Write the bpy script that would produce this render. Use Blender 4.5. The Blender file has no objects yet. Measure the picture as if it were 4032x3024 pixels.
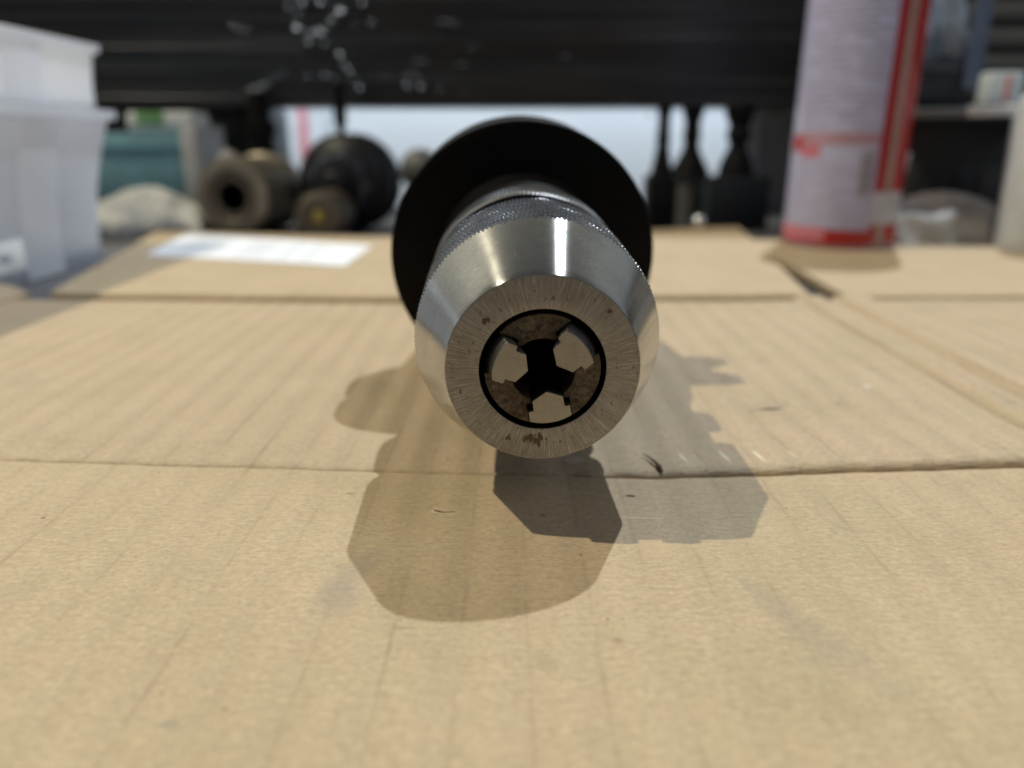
import bpy, bmesh, math, random
from mathutils import Vector, Matrix
random.seed(7)
sc = bpy.context.scene
COL = sc.collection
MM = 0.001
R = math.radians
# ------------------------------------------------------------------ camera
cam = bpy.data.cameras.new("camera"); camo = bpy.data.objects.new("camera", cam); COL.objects.link(camo)
sc.camera = camo
cam.sensor_width = 36.0; cam.lens = 27.03
cam.clip_start = 0.005; cam.clip_end = 20.0
camo.location = (0, 0, 58.56 * MM)
camo.rotation_euler = (math.pi / 2 - 0.30916, 0, 0)
cam.dof.use_dof = True; cam.dof.focus_distance = 0.117; cam.dof.aperture_fstop = 10.6
# ------------------------------------------------------------------ world, lamps, exposure
w = bpy.data.worlds.new("World"); sc.world = w; w.use_nodes = True
w.node_tree.nodes["Background"].inputs[0].default_value = (0.88, 0.88, 0.9, 1)
w.node_tree.nodes["Background"].inputs[1].default_value = 0.10
sc.view_settings.view_transform = 'Standard'; sc.view_settings.look = 'None'
sc.view_settings.exposure = 0.0; sc.view_settings.gamma = 1.0
try:
    sc.cycles.use_denoising = True; sc.cycles.denoiser = 'OPENIMAGEDENOISE'
    sc.cycles.sample_clamp_indirect = 6.0
except Exception: pass

def lamp(name, pos, target, watts, size, col, sizey=None):
    l = bpy.data.lights.new(name, 'AREA'); o = bpy.data.objects.new(name, l); COL.objects.link(o)
    l.shape = 'DISK' if sizey is None else 'RECTANGLE'; l.size = size; l.energy = watts; l.color = col
    if sizey: l.size_y = sizey
    o.location = pos
    o.rotation_euler = (Vector(target) - Vector(pos)).to_track_quat('-Z', 'Y').to_euler()
    return o
T = Vector((0.0, 0.12, 0.02))
dA = Vector((.285, .568, 1)).normalized(); dB = Vector((-.591, .053, 1)).normalized()
lamp("workshop_lamp", T + dA * 2.4, T, 42, 0.030, (0.88, 0.95, 1.0))
lamp("workshop_lamp", T + dB * 2.2, T, 35, 0.030, (1.0, 0.90, 0.67))
lamp("wall_fill", (0.0, 0.735, 0.22), (0.0, 0.90, 0.20), 1.75, 1.1, (0.66, 0.82, 1.0), 0.03)  # added strip hidden behind the shelf to brighten the back wall
lamp("tube_lamp", (-1.5, -0.05, 0.9), T, 1.3, 0.10, (0.86, 0.88, 1.0), 0.6)

lamp("cool_fill", (1.3, -0.2, 1.0), T, 4.2, 0.8, (0.78, 0.87, 1.0), 0.7)  # added soft fill to brighten bins and can, no actual window there

# ------------------------------------------------------------------ helpers
def thing(name, label, cat, loc=(0, 0, 0), rot=(0, 0, 0), group=None):
    o = bpy.data.objects.new(name, None); COL.objects.link(o)
    o.empty_display_size = 0.01
    o.location = Vector(loc) * MM; o.rotation_euler = rot
    return tag(o, label, cat, group)
def tag(o, label=None, cat=None, group=None, kind=None):
    if label: o['label'] = label
    if cat: o['category'] = cat
    if group: o['group'] = group
    if kind: o['kind'] = kind
    return o
def link(name, me, mat, parent=None, loc=(0, 0, 0), rot=(0, 0, 0)):
    o = bpy.data.objects.new(name, me); COL.objects.link(o)
    if mat and not me.materials: me.materials.append(mat)
    o.parent = parent; o.location = Vector(loc) * MM; o.rotation_euler = rot
    return o
def mesh(name, verts, faces, smooth=True):
    me = bpy.data.meshes.new(name)
    me.from_pydata([(x * MM, y * MM, z * MM) for x, y, z in verts], [], faces)
    me.validate(); me.update()
    bm = bmesh.new(); bm.from_mesh(me); bmesh.ops.recalc_face_normals(bm, faces=bm.faces); bm.to_mesh(me); bm.free()
    if smooth:
        me.polygons.foreach_set('use_smooth', [True] * len(me.polygons))
        try: me.set_sharp_from_angle(angle=R(32))
        except Exception: pass
    return me
def rings_mesh(name, rings, wrap=True, cap0=False, cap1=False, smooth=True):
    V = [p for r in rings for p in r]; n = len(rings[0]); Fc = []
    for i in range(len(rings) - 1):
        for j in range(n if wrap else n - 1):
            k = (j + 1) % n
            Fc.append((i * n + j, i * n + k, (i + 1) * n + k, (i + 1) * n + j))
    if cap0: Fc.append(tuple(range(n)))
    if cap1: Fc.append(tuple((len(rings) - 1) * n + j for j in range(n)))
    return mesh(name, V, Fc, smooth)
def lathe(name, prof, n=96, axis='Y', cap0=False, cap1=False, a0=0.0):
    rr = []
    for r, s in prof:
        ring = []
        for j in range(n):
            t = 2 * math.pi * j / n + a0
            c, d = r * math.cos(t), r * math.sin(t)
            ring.append((c, s, d) if axis == 'Y' else (c, d, s))
        rr.append(ring)
    return rings_mesh(name, rr, True, cap0, cap1)
def boxmesh(name, x0, x1, y0, y1, z0, z1, bev=0.0, seg=2):
    bm = bmesh.new()
    bmesh.ops.create_cube(bm, size=1)
    for v in bm.verts:
        v.co = Vector(((x0 if v.co.x < 0 else x1), (y0 if v.co.y < 0 else y1), (z0 if v.co.z < 0 else z1))) * MM
    if bev: bmesh.ops.bevel(bm, geom=bm.edges[:], offset=bev * MM, segments=seg, affect='EDGES', profile=.5)
    me = bpy.data.meshes.new(name); bm.to_mesh(me); bm.free()
    if bev:
        me.polygons.foreach_set('use_smooth', [True] * len(me.polygons))
        try: me.set_sharp_from_angle(angle=R(35))
        except Exception: pass
    return me
def prism(name, poly, s0, s1, shift=(0, 0), scale=1.0):
    """polygon in local XZ extruded along Y from s0 to s1"""
    n = len(poly); V = [(x, s0, z) for x, z in poly] + [(x * scale + shift[0], s1, z * scale + shift[1]) for x, z in poly]
    Fc = [tuple(range(n)), tuple(range(n, 2 * n))] + [(i, (i + 1) % n, n + (i + 1) % n, n + i) for i in range(n)]
    me = mesh(name, V, Fc, False)
    return me
def tube_path(name, pts, r, n=10):
    rings = []
    for i, p in enumerate(pts):
        a = Vector(pts[max(i - 1, 0)]); b = Vector(pts[min(i + 1, len(pts) - 1)])
        d = (b - a).normalized(); u = d.orthogonal().normalized(); v = d.cross(u)
        rad = r[i] if isinstance(r, (list, tuple)) else r
        rings.append([tuple(Vector(p) + u * rad * math.cos(2 * math.pi * j / n) + v * rad * math.sin(2 * math.pi * j / n)) for j in range(n)])
    return rings_mesh(name, rings, True, True, True)

# ------------------------------------------------------------------ material helper
class M:
    def __init__(s, name, **kw):
        s.m = bpy.data.materials.new(name); s.m.use_nodes = True; s.t = s.m.node_tree
        s.b = s.t.nodes["Principled BSDF"]; s.out = s.t.nodes["Material Output"]
        for k, v in kw.items(): s.set(k, v)
    def set(s, k, v):
        i = s.b.inputs[k.replace('_', ' ')]
        s.put(i, v)
    def put(s, i, v):
        if hasattr(v, 'is_output') or isinstance(v, bpy.types.NodeSocket): s.t.links.new(v, i)
        elif isinstance(v, (tuple, list)):
            i.default_value = tuple(v) + ((1,) if len(v) == 3 and len(i.default_value) == 4 else ())
        else: i.default_value = v
    def n(s, typ, ins=None, out=0, **at):
        nd = s.t.nodes.new(typ)
        for k, v in at.items(): setattr(nd, k, v)
        for k, v in (ins or {}).items(): s.put(nd.inputs[k], v)
        return nd.outputs[out]
    def obj(s): return s.n('ShaderNodeTexCoord', out=3)
    def map(s, v, sc_=(1, 1, 1), loc=(0, 0, 0), rot=(0, 0, 0)):
        return s.n('ShaderNodeMapping', {'Vector': v, 'Scale': sc_, 'Location': loc, 'Rotation': rot})
    def noise(s, v, scale, detail=3, rough=.55, dist=0.0):
        return s.n('ShaderNodeTexNoise', {'Vector': v, 'Scale': scale, 'Detail': detail, 'Roughness': rough, 'Distortion': dist})
    def ramp(s, f, a, b, c0=(0, 0, 0, 1), c1=(1, 1, 1, 1)):
        nd = s.t.nodes.new('ShaderNodeValToRGB'); s.put(nd.inputs[0], f)
        nd.color_ramp.elements[0].position = a; nd.color_ramp.elements[1].position = b
        nd.color_ramp.elements[0].color = c0; nd.color_ramp.elements[1].color = c1
        return nd.outputs[0]
    def mix(s, f, a, b, mode='MIX'):
        nd = s.t.nodes.new('ShaderNodeMix'); nd.data_type = 'RGBA'; nd.blend_type = mode
        s.put(nd.inputs[0], f); s.put(nd.inputs[6], a); s.put(nd.inputs[7], b)
        return nd.outputs[2]
    def math(s, op, a, b=0.0, c=None):
        nd = s.t.nodes.new('ShaderNodeMath'); nd.operation = op
        s.put(nd.inputs[0], a); s.put(nd.inputs[1], b)
        if c is not None: s.put(nd.inputs[2], c)
        return nd.outputs[0]
    def sep(s, v):
        nd = s.t.nodes.new('ShaderNodeSeparateXYZ'); s.put(nd.inputs[0], v); return nd.outputs
    def comb(s, x=0.0, y=0.0, z=0.0):
        return s.n('ShaderNodeCombineXYZ', {0: x, 1: y, 2: z})
    def bump(s, h, strength=.3, dist=.001):
        s.set('Normal', s.n('ShaderNodeBump', {'Strength': strength, 'Distance': dist, 'Height': h}))
    def done(s): return s.m
def plain(name, col, rough=.5, metal=0.0, var=.12, scale=60, **kw):
    """a plain surface with a little mottling of colour and gloss"""
    m = M(name, Metallic=metal, **kw)
    nz = m.noise(m.obj(), scale, 4)
    lo = tuple(c * (1 - var) for c in col) + (1,); hi = tuple(min(1, c * (1 + var)) for c in col) + (1,)
    m.set('Base Color', m.ramp(nz, .3, .7, lo, hi))
    m.set('Roughness', m.math('ADD', m.math('MULTIPLY', nz, .2), rough - .1))
    return m.done()

# ------------------------------------------------------------------ materials
def polar(m):
    """local axis is Y: angle, radius, distance along the axis (mm)"""
    x, y, z = m.sep(m.obj())
    ang = m.math('ARCTAN2', z, x)
    rad = m.math('MULTIPLY', m.math('SQRT', m.math('ADD', m.math('MULTIPLY', x, x), m.math('MULTIPLY', z, z))), 1000)
    return ang, rad, m.math('MULTIPLY', y, 1000), (x, y, z)
def turned_steel(name, col=(.60, .595, .57), rough=.24, aniso=.75, grime=.5):
    m = M(name, Metallic=1.0)
    ang, rad, s, (x, y, z) = polar(m)
    # turning marks: fine rings round the axis, broken along the angle
    cx = m.math('MULTIPLY', m.math('COSINE', ang), 3.0); cz = m.math('MULTIPLY', m.math('SINE', ang), 3.0)
    v = m.comb(cx, m.math('MULTIPLY', s, 9.0), cz)
    rings = m.noise(v, 1.0, 3, .7)
    big = m.noise(m.obj(), 160, 4, .6)
    fine = m.noise(m.obj(), 1500, 3, .6)
    c = m.mix(m.ramp(big, .35, .75), col, tuple(k * .86 for k in col))
    c = m.mix(m.math('MULTIPLY', m.ramp(rings, .35, .7), .18), c, tuple(k * .62 for k in col))
    c = m.mix(m.math('MULTIPLY', m.ramp(fine, .40, .66), .30), c, tuple(k * .55 for k in col))
    spots = m.math('MULTIPLY', m.ramp(m.noise(m.obj(), 900, 2, .5), .70, .76), m.ramp(m.noise(m.obj(), 120, 2), .48, .62))
    spots = m.math('MULTIPLY', spots, grime)
    c = m.mix(spots, c, (.10, .085, .065))
    scr = m.ramp(m.noise(m.map(m.obj(), (420, 2600, 420), rot=(0, R(12), R(20))), 1.0, 2, .5, 1.2), .69, .72)
    c = m.mix(m.math('MULTIPLY', scr, .55), c, (.86, .86, .84))
    m.set('Base Color', c)
    m.set('Metallic', m.math('SUBTRACT', 1.0, m.math('MULTIPLY', spots, .6)))
    m.set('Roughness', m.math('ADD', rough, m.math('ADD', m.math('MULTIPLY', big, .10), m.math('MULTIPLY', rings, .06))))
    m.set('Anisotropic', aniso); m.set('Anisotropic Rotation', .25)
    m.set('Tangent', m.n('ShaderNodeTangent', direction_type='RADIAL', axis='Y'))
    m.bump(m.math('ADD', rings, m.math('MULTIPLY', fine, .35)), .10, .00005)
    return m.done()
def ground_face(name):
    """faced end: scratches run out from the centre, brown stain spots"""
    m = M(name, Metallic=1.0)
    ang, rad, s, (x, y, z) = polar(m)
    k = 38.0
    v = m.comb(m.math('MULTIPLY', m.math('COSINE', ang), k), m.math('MULTIPLY', rad, .10), m.math('MULTIPLY', m.math('SINE', ang), k))
    st = m.noise(v, 1.0, 4, .75)
    v2 = m.comb(m.math('MULTIPLY', m.math('COSINE', ang), 105.0), m.math('MULTIPLY', rad, .35), m.math('MULTIPLY', m.math('SINE', ang), 105.0))
    st2 = m.noise(v2, 1.0, 3, .7)
    big = m.noise(m.obj(), 230, 4, .6)
    c = m.mix(m.ramp(big, .3, .7), (.305, .30, .305), (.235, .228, .225))  # base darkened in place of the shaded surroundings it would reflect
    c = m.mix(m.math('MULTIPLY', m.ramp(st2, .50, .68), .7), c, (.58, .58, .60))
    c = m.mix(m.math('MULTIPLY', m.ramp(st, .30, .58, (1, 1, 1, 1), (0, 0, 0, 1)), .55), c, (.16, .145, .135))
    # rust freckles everywhere plus a cluster below the bore and one at upper left
    def blob(px, pz, rx, rz):
        dx = m.math('DIVIDE', m.math('SUBTRACT', x, px * MM), rx * MM); dz = m.math('DIVIDE', m.math('SUBTRACT', z, pz * MM), rz * MM)
        d = m.math('ADD', m.math('MULTIPLY', dx, dx), m.math('MULTIPLY', dz, dz))
        return m.math('MAXIMUM', m.math('SUBTRACT', 1.0, d), 0.0)
    f1 = m.ramp(m.noise(m.obj(), 1150, 3, .6), .635, .67)
    f2 = m.noise(m.comb(m.math('MULTIPLY', x, 1700.0), 0.0, m.math('MULTIPLY', z, 800.0)), 1.0, 3, .6)
    cl = m.math('ADD', m.math('ADD', blob(-1.2, -11.2, 2.3, 1.5), blob(-8.3, 7.6, 1.0, .7)), m.math('ADD', blob(-5.0, -10.9, .6, .9), blob(9.3, 9.0, .6, .5)))
    cl = m.ramp(m.math('ADD', f2, m.math('MULTIPLY', cl, .25)), .63, .69)
    rust = m.math('MAXIMUM', m.math('MULTIPLY', f1, .75), cl)
    c = m.mix(m.math('MULTIPLY', rust, .92), c, (.075, .036, .016))
    m.set('Base Color', c)
    m.set('Metallic', m.math('SUBTRACT', 1.0, m.math('MULTIPLY', rust, .95)))
    m.set('Roughness', m.math('ADD', m.math('MULTIPLY', st, .25), .30))
    m.bump(m.math('ADD', st, m.math('MULTIPLY', st2, .8)), .35, .00008)
    return m.done()
def jaw_mat():
    m = M('ground_jaw_steel', Metallic=1.0)
    v = m.map(m.obj(), (700, 700, 3800), rot=(0, R(14), 0))
    st = m.noise(v, 1.0, 3, .7); big = m.noise(m.obj(), 420, 3)
    c = m.mix(m.ramp(big, .3, .7), (.335, .32, .30), (.275, .26, .24))  # base darkened like the end face, for shade that is not modelled
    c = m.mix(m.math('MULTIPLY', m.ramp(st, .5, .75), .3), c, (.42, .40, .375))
    sp = m.ramp(m.noise(m.map(m.obj(), (1100, 900, 520)), 1.0, 3), .66, .73)
    c = m.mix(m.math('MULTIPLY', sp, .7), c, (.13, .10, .075))
    m.set('Base Color', c); m.set('Roughness', m.math('ADD', m.math('MULTIPLY', st, .2), .30))
    m.bump(st, .2, .00004)
    return m.done()
def rusty_mat():
    m = M('rusty_guide_steel')
    a = m.noise(m.obj(), 1300, 5, .68); b = m.noise(m.obj(), 420, 4, .6); d = m.noise(m.obj(), 2600, 3, .6)
    c = m.mix(m.ramp(a, .36, .66), (.030, .020, .013), (.17, .135, .09))
    c = m.mix(m.math('MULTIPLY', m.ramp(b, .45, .62), .65), c, (.065, .040, .020))
    c = m.mix(m.math('MULTIPLY', m.ramp(d, .58, .74), .5), c, (.22, .18, .13))
    m.set('Base Color', c); m.set('Metallic', .30); m.set('Roughness', .6)
    m.bump(a, .5, .0001)
    return m.done()
def kraft(name, flutes=1.0, tint=(1, 1, 1), marks=False):
    m = M(name, Roughness=.78)
    o = m.obj(); x, y, z = m.sep(o)
    P = m.map(o, (1000, 1000, 1000))
    cA = tuple(a * b for a, b in zip((.455, .360, .234), tint)); cB = tuple(a * b for a, b in zip((.392, .304, .190), tint))
    cC = tuple(a * b for a, b in zip((.458, .346, .230), tint))
    c = m.mix(m.ramp(m.noise(P, .045, 3), .32, .68), cA, cB)
    c = m.mix(m.ramp(m.noise(m.map(P, loc=(40, 9, 0)), .03, 2), .42, .68), c, cC)
    fib = m.noise(m.map(P, (.75, 1.25, 1)), 1.1, 5, .82)
    fib2 = m.noise(m.map(P, (.30, 1.1, 1)), 1.0, 3, .65)
    c = m.mix(m.math('MULTIPLY', m.ramp(fib, .50, .66), .55), c, tuple(k * .58 for k in cB))
    c = m.mix(m.math('MULTIPLY', m.ramp(fib, .34, .48, (1, 1, 1, 1), (0, 0, 0, 1)), .5), c, (.62, .49, .31))
    c = m.mix(m.math('MULTIPLY', m.ramp(fib2, .48, .62), .22), c, tuple(k * .66 for k in cB))
    mot = m.noise(m.map(P, (.16, .20, 1), loc=(5, 2, 8)), 1.0, 3, .6)
    c = m.mix(m.math('MULTIPLY', m.ramp(mot, .50, .66), .30), c, tuple(a * b for a, b in zip((.458, .330, .212), tint)))
    c = m.mix(m.math('MULTIPLY', m.ramp(mot, .34, .48, (1, 1, 1, 1), (0, 0, 0, 1)), .30), c, (.40, .335, .20))
    # glue lines of the flutes, 8.5 mm apart, broken along their length
    wob = m.math('MULTIPLY', m.math('SUBTRACT', m.noise(m.map(P, (.03, .008, 1)), 1.0, 2), .5), 5.0)
    ph = m.math('ADD', m.math('ADD', m.math('MULTIPLY', x, 1000.0), wob), 2.2)
    fr = m.math('ABSOLUTE', m.math('SUBTRACT', m.math('FRACT', m.math('DIVIDE', ph, 8.5)), .5))       # 0 on a line
    line = m.math('SUBTRACT', 1.0, m.math('MINIMUM', m.math('DIVIDE', fr, .055), 1.0))
    brk = m.ramp(m.noise(m.map(P, (.11, .045, 1)), 1.0, 4, .65), .44, .68)
    line = m.math('MULTIPLY', m.math('MULTIPLY', line, brk), .50 * flutes)
    lc = m.mix(m.ramp(m.noise(m.map(P, (.1, .06, 1), loc=(3, 7, 1)), 1.0, 3), .45, .6), (.19, .115, .058), (.22, .19, .145))
    c = m.mix(line, c, lc)
    c = m.mix(m.math('MULTIPLY', m.math('MULTIPLY', m.math('SUBTRACT', .5, fr), 2.0), .16 * flutes), c, tuple(k * .72 for k in cB))  # soft shading of the flute undulation, put into the colour
    # specks
    vor = m.n('ShaderNodeTexVoronoi', {'Vector': P, 'Scale': .11, 'Randomness': 1.0}, out=0)
    spk = m.math('MULTIPLY', m.math('LESS_THAN', vor, m.math('MULTIPLY', m.noise(m.map(P, (.03, .03, 1), loc=(1, 5, 2)), 1.0, 2), .055)), .75)
    c = m.mix(spk, c, (.10, .065, .04))
    # grey oily smudges
    sm = m.math('MULTIPLY', m.ramp(m.noise(m.map(P, (.05, .035, 1), loc=(11, 3, 5)), 1.0, 3, .6), .60, .76), .30)
    c = m.mix(sm, c, (.24, .205, .15))
    if marks:
        def spot(px, py, rx, ry, col, k, rot=0.0, soft=1.0):
            nonlocal c
            q = m.map(m.n('ShaderNodeVectorMath', {0: P, 1: (px, py, 0)}, operation='SUBTRACT'), (1, 1, 1), rot=(0, 0, R(-rot)))
            a, b, _ = m.sep(q)
            nz = m.math('MULTIPLY', m.math('SUBTRACT', m.noise(P, 1.3, 3), .5), .9)
            d = m.math('ADD', m.math('ADD', m.math('POWER', m.math('ABSOLUTE', m.math('DIVIDE', a, rx)), 2.0), m.math('POWER', m.math('ABSOLUTE', m.math('DIVIDE', b, ry)), 2.0)), nz)
            f = m.math('MULTIPLY', m.math('MINIMUM', m.math('MAXIMUM', m.math('MULTIPLY', m.math('SUBTRACT', 1.0, d), soft), 0.0), 1.0), k)
            c = m.mix(f, c, col)
        for a in MARKS[marks]: spot(*a)
    if marks == 'middle':  # dark lines in the colour strengthen the shading of the crushed bands
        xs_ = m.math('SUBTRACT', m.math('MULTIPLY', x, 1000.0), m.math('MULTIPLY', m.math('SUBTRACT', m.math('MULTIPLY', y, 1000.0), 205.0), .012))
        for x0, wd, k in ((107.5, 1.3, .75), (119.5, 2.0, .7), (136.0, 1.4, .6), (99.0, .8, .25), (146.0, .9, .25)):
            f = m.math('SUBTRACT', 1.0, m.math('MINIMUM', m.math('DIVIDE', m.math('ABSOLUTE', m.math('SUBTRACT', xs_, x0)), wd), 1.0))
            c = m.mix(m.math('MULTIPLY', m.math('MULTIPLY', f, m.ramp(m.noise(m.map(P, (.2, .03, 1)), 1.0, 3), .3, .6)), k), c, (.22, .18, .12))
    m.set('Base Color', c)
    h = m.math('ADD', m.math('MULTIPLY', fib, .5), m.math('MULTIPLY', m.math('COSINE', m.math('MULTIPLY', m.math('DIVIDE', ph, 8.5), 6.2832)), 1.3 * flutes))
    m.bump(h, .34, .00035)
    return m.done()
MARKS = {
 'front': [(5.0, 113.0, .75, .5, (.16, .10, .05), .75), (-11.5, 114.0, 2.4, .45, (.62, .52, .38), .75, -12), (-12.6, 114.8, .8, .5, (.66, .55, .42), .8),
           (20.3, 120.0, 1.0, .5, (.05, .035, .02), .95, -8, 2), (12.0, 121.5, 4.0, .16, (.60, .48, .34), .6, -14), (26.0, 117.0, 3.0, .12, (.22, .16, .10), .6, -10),
           (21.0, 112.0, 5.0, .22, (.66, .56, .42), .75, -4), (-22.0, 96.0, 3.0, 9.0, (.22, .20, .165), .38, -22), (-23.0, 89.0, 4.0, 5.0, (.22, .20, .165), .35),
           (37.0, 82.0, 3.2, 16.0, (.22, .20, .15), .30, 24), (-36.0, 66.0, 1.3, .7, (.20, .20, .17), .6), (-28.0, 121.0, 1.0, .3, (.05, .04, .03), .8),
           (-14.0, 82.5, 2.4, .35, (.18, .15, .10), .45), (4.0, 76.0, 1.6, 2.6, (.25, .19, .12), .35, 30), (13.0, 80.0, 1.0, .8, (.20, .12, .08), .5)],
 'middle': [(58.5, 164.2, 3.2, .9, (.06, .04, .025), .95, 8, 2), (54.5, 163.2, 2.4, .35, (.13, .09, .05), .8, 10), (32.5, 135.0, .45, 3.0, (.68, .62, .52), .75, 8),
            (40.5, 135.4, .45, 3.4, (.72, .66, .56), .85, 8), (47.0, 135.5, .5, 3.6, (.70, .64, .54), .8, 8), (53.5, 136.0, .4, 3.0, (.66, .58, .46), .5, 8), (12.0, 135.0, 2.2, 2.4, (.66, .58, .46), .5),
            (88.0, 181.0, 1.5, 1.2, (.72, .66, .58), .6), (63.0, 167.5, 2.0, 1.0, (.20, .16, .10), .55), (75.0, 168.0, 2.4, 1.2, (.22, .18, .12), .4), (70.0, 205.0, 2.2, 2.0, (.22, .18, .12), .4),
            (50.0, 205.0, 2.0, 2.4, (.24, .19, .13), .45), (96.0, 196.0, 2.0, 2.0, (.2, .16, .11), .45), (112.0, 163.0, 2.0, .8, (.16, .12, .08), .5)],
}
STEEL = turned_steel('turned_steel', (.51, .515, .495), .08, .90, .9)
STEEL2 = turned_steel('collar_steel', (.20, .20, .205), .20, .6, .8)
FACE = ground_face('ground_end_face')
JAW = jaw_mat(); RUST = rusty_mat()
def knurl_mat():
    m = M('oiled_knurl_steel', Metallic=1.0)
    nz = m.noise(m.obj(), 900, 3); b = m.noise(m.obj(), 150, 3)
    m.set('Base Color', m.mix(m.ramp(b, .35, .65), (.05, .052, .057), (.115, .118, .126)))
    m.set('Roughness', m.math('ADD', m.math('MULTIPLY', nz, .22), .14))
    return m.done()
KNURL = knurl_mat()
def black_mat():
    m = M('black_oxide_steel', Roughness=.46)
    b = m.noise(m.obj(), 300, 4)
    m.set('Base Color', m.ramp(b, .3, .7, (.003, .0028, .0027, 1), (.0065, .006, .0058, 1)))
    m.set('Specular IOR Level', .10)
    return m.done()
BLACK = black_mat()
BORE = plain('black_bore', (.006, .006, .007), .45, 0.0)  # near-black base for the inside of holes and slots
K_FRONT = kraft('kraft_front', .9, (1, 1, .98), 'front')
K_MID = kraft('kraft_middle', 1.5, (1.0, 1.0, 1.02), 'middle')
K_BACK = kraft('kraft_back', .5, (1.0, 1.0, 1.0))
K_EDGE = plain('kraft_core', (.30, .20, .11), .8, var=.3, scale=400)

# ------------------------------------------------------------------ the setting: bench top and wall
def bench_mat():
    m = M('grey_bench_paint')
    n1 = m.noise(m.obj(), 9, 4); n2 = m.noise(m.obj(), 160, 4, .7)
    c = m.mix(m.ramp(n1, .35, .65), (.085, .09, .10), (.14, .14, .15))
    c = m.mix(m.math('MULTIPLY', m.ramp(n2, .55, .7), .4), c, (.12, .12, .12))
    m.set('Base Color', c); m.set('Roughness', .8); m.set('Specular IOR Level', .2)
    return m.done()
o = link('bench_top', boxmesh('bench_top', -900, 900, -16, 760, -45, -5.0, 3), bench_mat()); tag(o, kind='structure')
def floor_mat():
    m = M('grey_concrete', Roughness=.8)
    m.set('Base Color', m.ramp(m.noise(m.obj(), 6, 5), .3, .7, (.10, .10, .10, 1), (.17, .165, .16, 1)))
    return m.done()
o = link('floor', boxmesh('floor', -3000, 3000, -3000, 2000, -900, -850), floor_mat()); tag(o, kind='structure')
def wall_mat():
    m = M('white_wall_paint', Roughness=.6)
    m.set('Base Color', m.ramp(m.noise(m.obj(), 5, 4), .3, .7, (.76, .79, .82, 1), (.84, .86, .88, 1)))
    return m.done()
o = link('back_wall', boxmesh('back_wall', -1500, 1500, 900, 940, -849, 1100), wall_mat()); tag(o, kind='structure')

# ------------------------------------------------------------------ flattened carton
def sm(t): t = max(0.0, min(1.0, t)); return t * t * (3 - 2 * t)
def lerp_pts(pts, x):
    if x <= pts[0][0]: return pts[0][1]
    for (a, b), (c, d) in zip(pts, pts[1:]):
        if x <= c: return b + (d - b) * (x - a) / (c - a)
    return pts[-1][1]
CREASE = [(-420, 139), (-98, 136.2), (-60, 133.4), (-24, 131.0), (0, 129.6), (26, 127.8), (60, 130.2), (96, 132.8), (420, 140)]
def ridge(v, a, b, s):  return sm((v - a) / s) * sm((b - v) / s)
def wobble(x, y):
    return .10 * math.sin(x * .031 + 1.3) * math.sin(y * .023 + .4) + .05 * math.sin(x * .11 + y * .05)
def panel(name, xs, fy, zf, m, thick=3.6, parent=None, ny=60, ease=None):
    """a sheet of carton: top surface z=zf(x,y), y from fy(x,0..1), closed with side walls and a bottom"""
    n = len(xs); top = []
    for k in range(ny + 1):
        t = k / ny
        if ease: t = ease(t)
        top.append([(x, fy(x, t), zf(x, fy(x, t))) for x in xs])
    V = [p for r in top for p in r]; off = len(V)
    V += [(p[0], p[1], -thick) for r in (top[0], top[-1]) for p in r]
    Fc = [(k * n + j, k * n + j + 1, (k + 1) * n + j + 1, (k + 1) * n + j) for k in range(ny) for j in range(n - 1)]
    L = ny * n
    Fc += [(j + 1, j, off + j, off + j + 1) for j in range(n - 1)]
    Fc += [(L + j, L + j + 1, off + n + j + 1, off + n + j) for j in range(n - 1)]
    Fc += [(off + j, off + n + j, off + n + j + 1, off + j + 1) for j in range(n - 1)]
    Fc += [tuple([k * n for k in range(ny + 1)] + [off + n, off])]
    Fc += [tuple([k * n + n - 1 for k in range(ny, -1, -1)] + [off + n - 1, off + 2 * n - 1])]
    return link(name, mesh(name, V, Fc, True), m, parent)
carton = thing('cardboard_carton', 'flattened brown corrugated cardboard carton spread under the drill chuck', 'cardboard')
def spaced(a, b, step): 
    k = max(2, int(round((b - a) / step))); return [a + (b - a) * i / k for i in range(k + 1)]
def lip(x): return lerp_pts([(-420, .15), (-60, .12), (-20, .15), (12, .35), (30, .9), (60, 1.2), (100, 1.4), (420, 1.4)], x)
# front panel: dips into the fold
def zf_front(x, y):
    d = CR(x) - y
    return wobble(x, y) - .6 * math.exp(-(d / .6) ** 2) + .08 * math.exp(-((d - 3) / 2) ** 2)
def CR(x):
    return lerp_pts(CREASE, x) + .10 * math.sin(x * .23) + .09 * math.sin(x * .61 + 1) + .05 * math.sin(x * 1.7)
panel('front_panel', spaced(-330, 330, 2.2), lambda x, t: 4 + (CR(x) - 4) * t, zf_front, K_FRONT, 3.6, carton, 90, lambda t: 1 - (1 - t) ** 2.8)
# middle panel: rolled lip on the fold, crushed band on the right, valley at the rear fold
BACKF = [(-420, 296), (-150, 292), (-42, 286), (56, 289), (116, 292), (420, 296)]
def zf_mid(x, y):
    d = y - CR(x); L = lip(x)
    z = -.55 + (L + .55) * (math.sqrt(max(0, 1 - (1 - min(d / 2.1, 1)) ** 2))) if d < 2.1 else L + .12 * math.exp(-((d - 1.2) / 1.2) ** 2)
    z -= (L) * sm((d - 3) / 24) * .9
    b = 119.0 - (y - 150) * .0 
    sh = (y - 205) * .012
    z += 1.9 * ridge(x, 107 + sh, 118 + sh, 2.6) + 1.8 * ridge(x, 121 + sh, 136 + sh, 3)
    z -= .5 * ridge(x, 117 + sh, 123 + sh, 2.5)
    e = BK(x) - y
    z -= .9 * sm(1 - e / 5.0)
    return z + wobble(x, y)
def BK(x): return lerp_pts(BACKF, x) + .3 * math.sin(x * .13)
def ease2(t): return .5 - .5 * math.cos(math.pi * t) if False else t
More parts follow.
